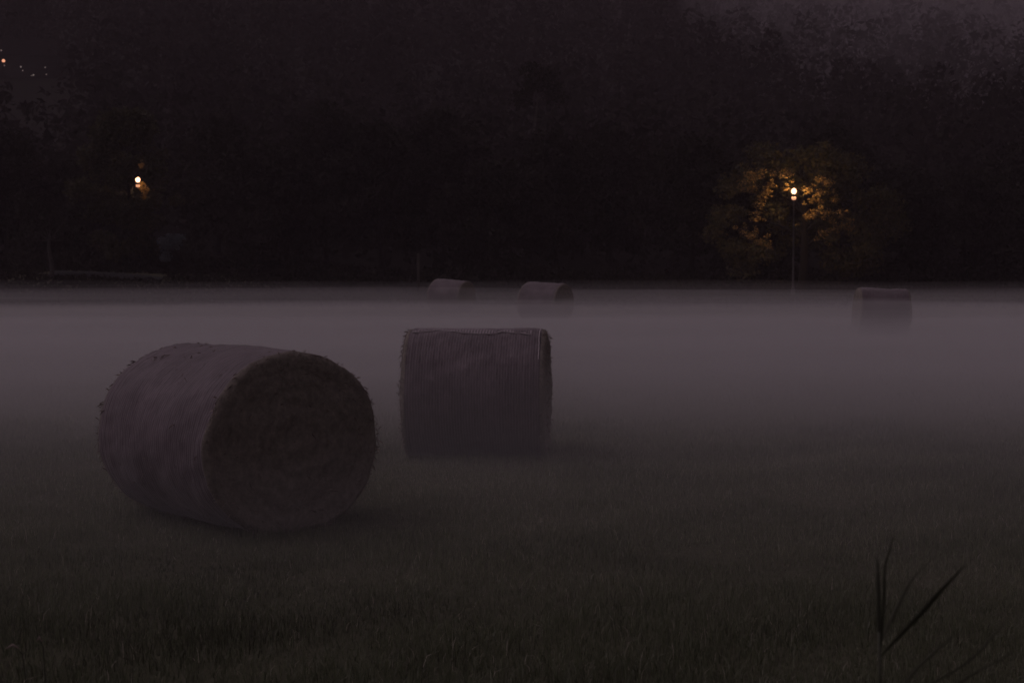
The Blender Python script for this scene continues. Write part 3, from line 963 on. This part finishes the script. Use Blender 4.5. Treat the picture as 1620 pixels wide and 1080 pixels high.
def post():
    t = at(662, 402, 70.0)
    g = gz(t.x, 70)
    V, Fq = merge([box(-0.055, 0.055, -0.055, 0.055, -0.3, t.z - g - 0.05), lathe([(0.07, t.z - g - 0.047), (0.05, t.z - g + 0.02), (0.003, t.z - g + 0.03)], 10)])
    o = link_mesh('wooden_post', np_mesh('wooden_post', V, Fq, 4), M['timber'], loc=(t.x, 70, g))
    tag(o, 'thin upright wooden post left of the far bales', 'post')
post()

def house():
    Y = 199.0
    p = at(42, 108, Y)
    g = gz(p.x, Y) - 0.4
    root = empty('hillside_house', (p.x, Y, g))
    h = p.z - g + 1.6
    V, Fq = box(-5.4, 3.6, 0, 7, -3.0, h)
    link_mesh('wall', np_mesh('wall', V, Fq, 4), M['plaster'], root)
    V = np.array([(-5.8, -0.4, h + .003), (4.0, -0.4, h + .003), (4.0, 7.4, h + .003), (-5.8, 7.4, h + .003), (-5.0, 3.5, h + 2.6), (3.2, 3.5, h + 2.6)])
    me = bpy.data.meshes.new('roof'); me.from_pydata([tuple(v) for v in V], [], [(0, 1, 5, 4), (1, 2, 5), (2, 3, 4, 5), (3, 0, 4), (3, 2, 1, 0)])
    link_mesh('roof', me, M['roof'], root)
    for px, py, w, hh in [(2, 80, 2, 2.2), (7, 104, 1.6, 1.6), (33, 106, 2.2, 2.4), (36, 112, 1.5, 1.8), (53, 119, 2.6, 2.0), (50, 120, 1.4, 1.2), (71.5, 107, 2.0, 1.8), (73.5, 118, 1.8, 1.6)]:
        q = at(px, py, Y) - Vector((p.x, Y, g))
        s = Y / F_PX
        V, Fq = box(q.x - w * s / 2, q.x + w * s / 2, -0.03, 0.02, q.z - hh * s / 2, q.z + hh * s / 2)
        link_mesh('window', np_mesh('window', V, Fq, 4), M['window'], root)
    tag(root, 'dark house on the wooded hillside with faint window lights at upper left', 'house')
    # porch lamp on the same hillside, nearer
    q = at(5.5, 96.5, 197.5)
    g2 = gz(q.x, 197.5)
    r2 = empty('garden_lamp', (q.x, 197.5, g2))
    hh = q.z - g2
    V, Fq = lathe([(0.05, -0.3), (0.04, hh - 0.2), (0.1, hh - 0.19)], 10)
    link_mesh('pole', np_mesh('pole', V, Fq, 4), M['black'], r2)
    prof = [(max(0.004, 0.20 * math.sin(t)), hh - 0.20 * math.cos(t)) for t in np.linspace(0.2, math.pi, 10)]
    V, Fq = lathe(prof, 14)
    link_mesh('globe', np_mesh('globe', V, Fq, 4), M['porch'], r2, smooth=True)
    tag(r2, 'small orange light high at the left edge of the picture', 'lamp')
house()

# ------------------------------------------------------------------ mist over the meadow and the air
def vol_mat(name, col, dens, g=0.0):
    m = bpy.data.materials.new(name); m.use_nodes = True
    n, l = m.node_tree.nodes, m.node_tree.links
    n.clear()
    v = n.new('ShaderNodeVolumePrincipled'); v.inputs['Color'].default_value = (*col, 1)
    v.inputs['Density'].default_value = dens; v.inputs['Anisotropy'].default_value = g
    o = n.new('ShaderNodeOutputMaterial'); l.new(v.outputs[0], o.inputs['Volume'])
    return m

def mist(hmax, y_a, y_b, y_c, y_d, dens, seed):
    """A closed bank of mist: thin towards the camera, full over the middle of the field, sinking towards the trees."""
    xs = np.linspace(-70, 70, 71); ys = np.linspace(y_a - 1, y_d + 5, 80)
    X, Y = np.meshgrid(xs, ys)
    Yw = Y + 1.1 * wob(X, Y, 6, seed)
    top = hmax * sm(y_a, y_b, Yw) * (1 - sm(y_c, y_d, Yw + 1.5 * wob(X, Y, 13, seed + 1)))
    top = top * (1 + 0.09 * wob(X, Y, 9.0, seed) + 0.06 * wob(X, Y, 3.1, seed + 2))
    nx, ny = len(xs), len(ys)
    Vt = np.stack([X, Y, top - 0.16 * (1 - np.clip(top / hmax * 2.5, 0, 1))], -1)   # its ends sink below the turf
    Vt = Vt.reshape(-1, 3)
    Vb = np.stack([X, Y, 0 * X - 0.4], -1).reshape(-1, 3)
    i = (np.arange(nx - 1)[None, :] + (np.arange(ny - 1) * nx)[:, None])
    q = np.stack([i, i + 1, i + nx + 1, i + nx], -1).reshape(-1, 4)
    n = nx * ny
    F_ = [q, q[:, ::-1] + n]
    e = np.arange(nx - 1)
    F_.append(np.stack([e, e + n, e + 1 + n, e + 1], -1))
    k = (ny - 1) * nx + e
    F_.append(np.stack([k + 1, k + 1 + n, k + n, k], -1))
    e = np.arange(ny - 1) * nx
    F_.append(np.stack([e + nx, e + nx + n, e + n, e], -1))
    e = e + nx - 1
    F_.append(np.stack([e, e + n, e + nx + n, e + nx], -1))
    me = np_mesh('ground_mist', np.concatenate([Vt, Vb]), np.concatenate(F_), 4)
    return tag(link_mesh('ground_mist', me, vol_mat('mist', (0.91, 0.885, 0.905), dens)), 'low bank of pale mist lying over the meadow', 'mist', kind='stuff')
mist(1.50, 5.0, 17.5, 8.0, 66.0, 0.010, 0.3)
mist(1.26, 4.5, 15.5, 8.0, 63.0, 0.026, 4.6)
mist(1.20, 12.4, 20.4, 22.0, 72.0, 0.025, 1.9)
mist(0.97, 13.0, 24.5, 0.3, 56.0, 0.050, 3.4)
mist(0.95, 14.5, 26.0, 0.3, 72.0, 0.042, 7.7)
mist(1.05, 6.5, 14.5, 12.0, 32.0, 0.021, 2.6)
mist(0.92, 30.0, 60.0, 76.0, 98.0, 0.0055, 6.1)
mist(1.05, 25.0, 44.0, 44.0, 88.0, 0.0135, 8.4)

def hill_mist():
    """A thin cloud hanging on the far hillside to the right."""
    c = at(1690, -90, 205.0)
    n, k = 24, 14
    V = []
    for i in range(k):
        t = math.pi * (i + 0.02) / (k - 0.96)
        for j in range(n):
            a = 2 * math.pi * j / n
            V.append((c.x + 50 * math.sin(t) * math.cos(a), c.y + 95 * math.sin(t) * math.sin(a), c.z + 31 * math.cos(t)))
    Fq = [(i * n + j, (i + 1) * n + j, (i + 1) * n + (j + 1) % n, i * n + (j + 1) % n) for i in range(k - 1) for j in range(n)]
    me = bpy.data.meshes.new('hill_mist')
    me.from_pydata(V, [], Fq + [tuple(range(n)), tuple(reversed(range((k - 1) * n, k * n)))])
    o = bpy.data.objects.new('hill_mist', me); COL.objects.link(o)
    me.materials.append(vol_mat('hill_mist', (0.98, 0.91, 0.95), 0.0027))
    tag(o, 'thin pale mist hanging on the hillside at the upper right', 'mist', kind='stuff')
hill_mist()

V, Fq = box(-340, 340, -70, 915, -3.0, 300)
tag(link_mesh('haze', np_mesh('haze', V, Fq, 4), vol_mat('air', (0.98, 0.82, 0.89), 0.00062)), 'thin even dusk air over the whole valley', 'haze', kind='stuff')
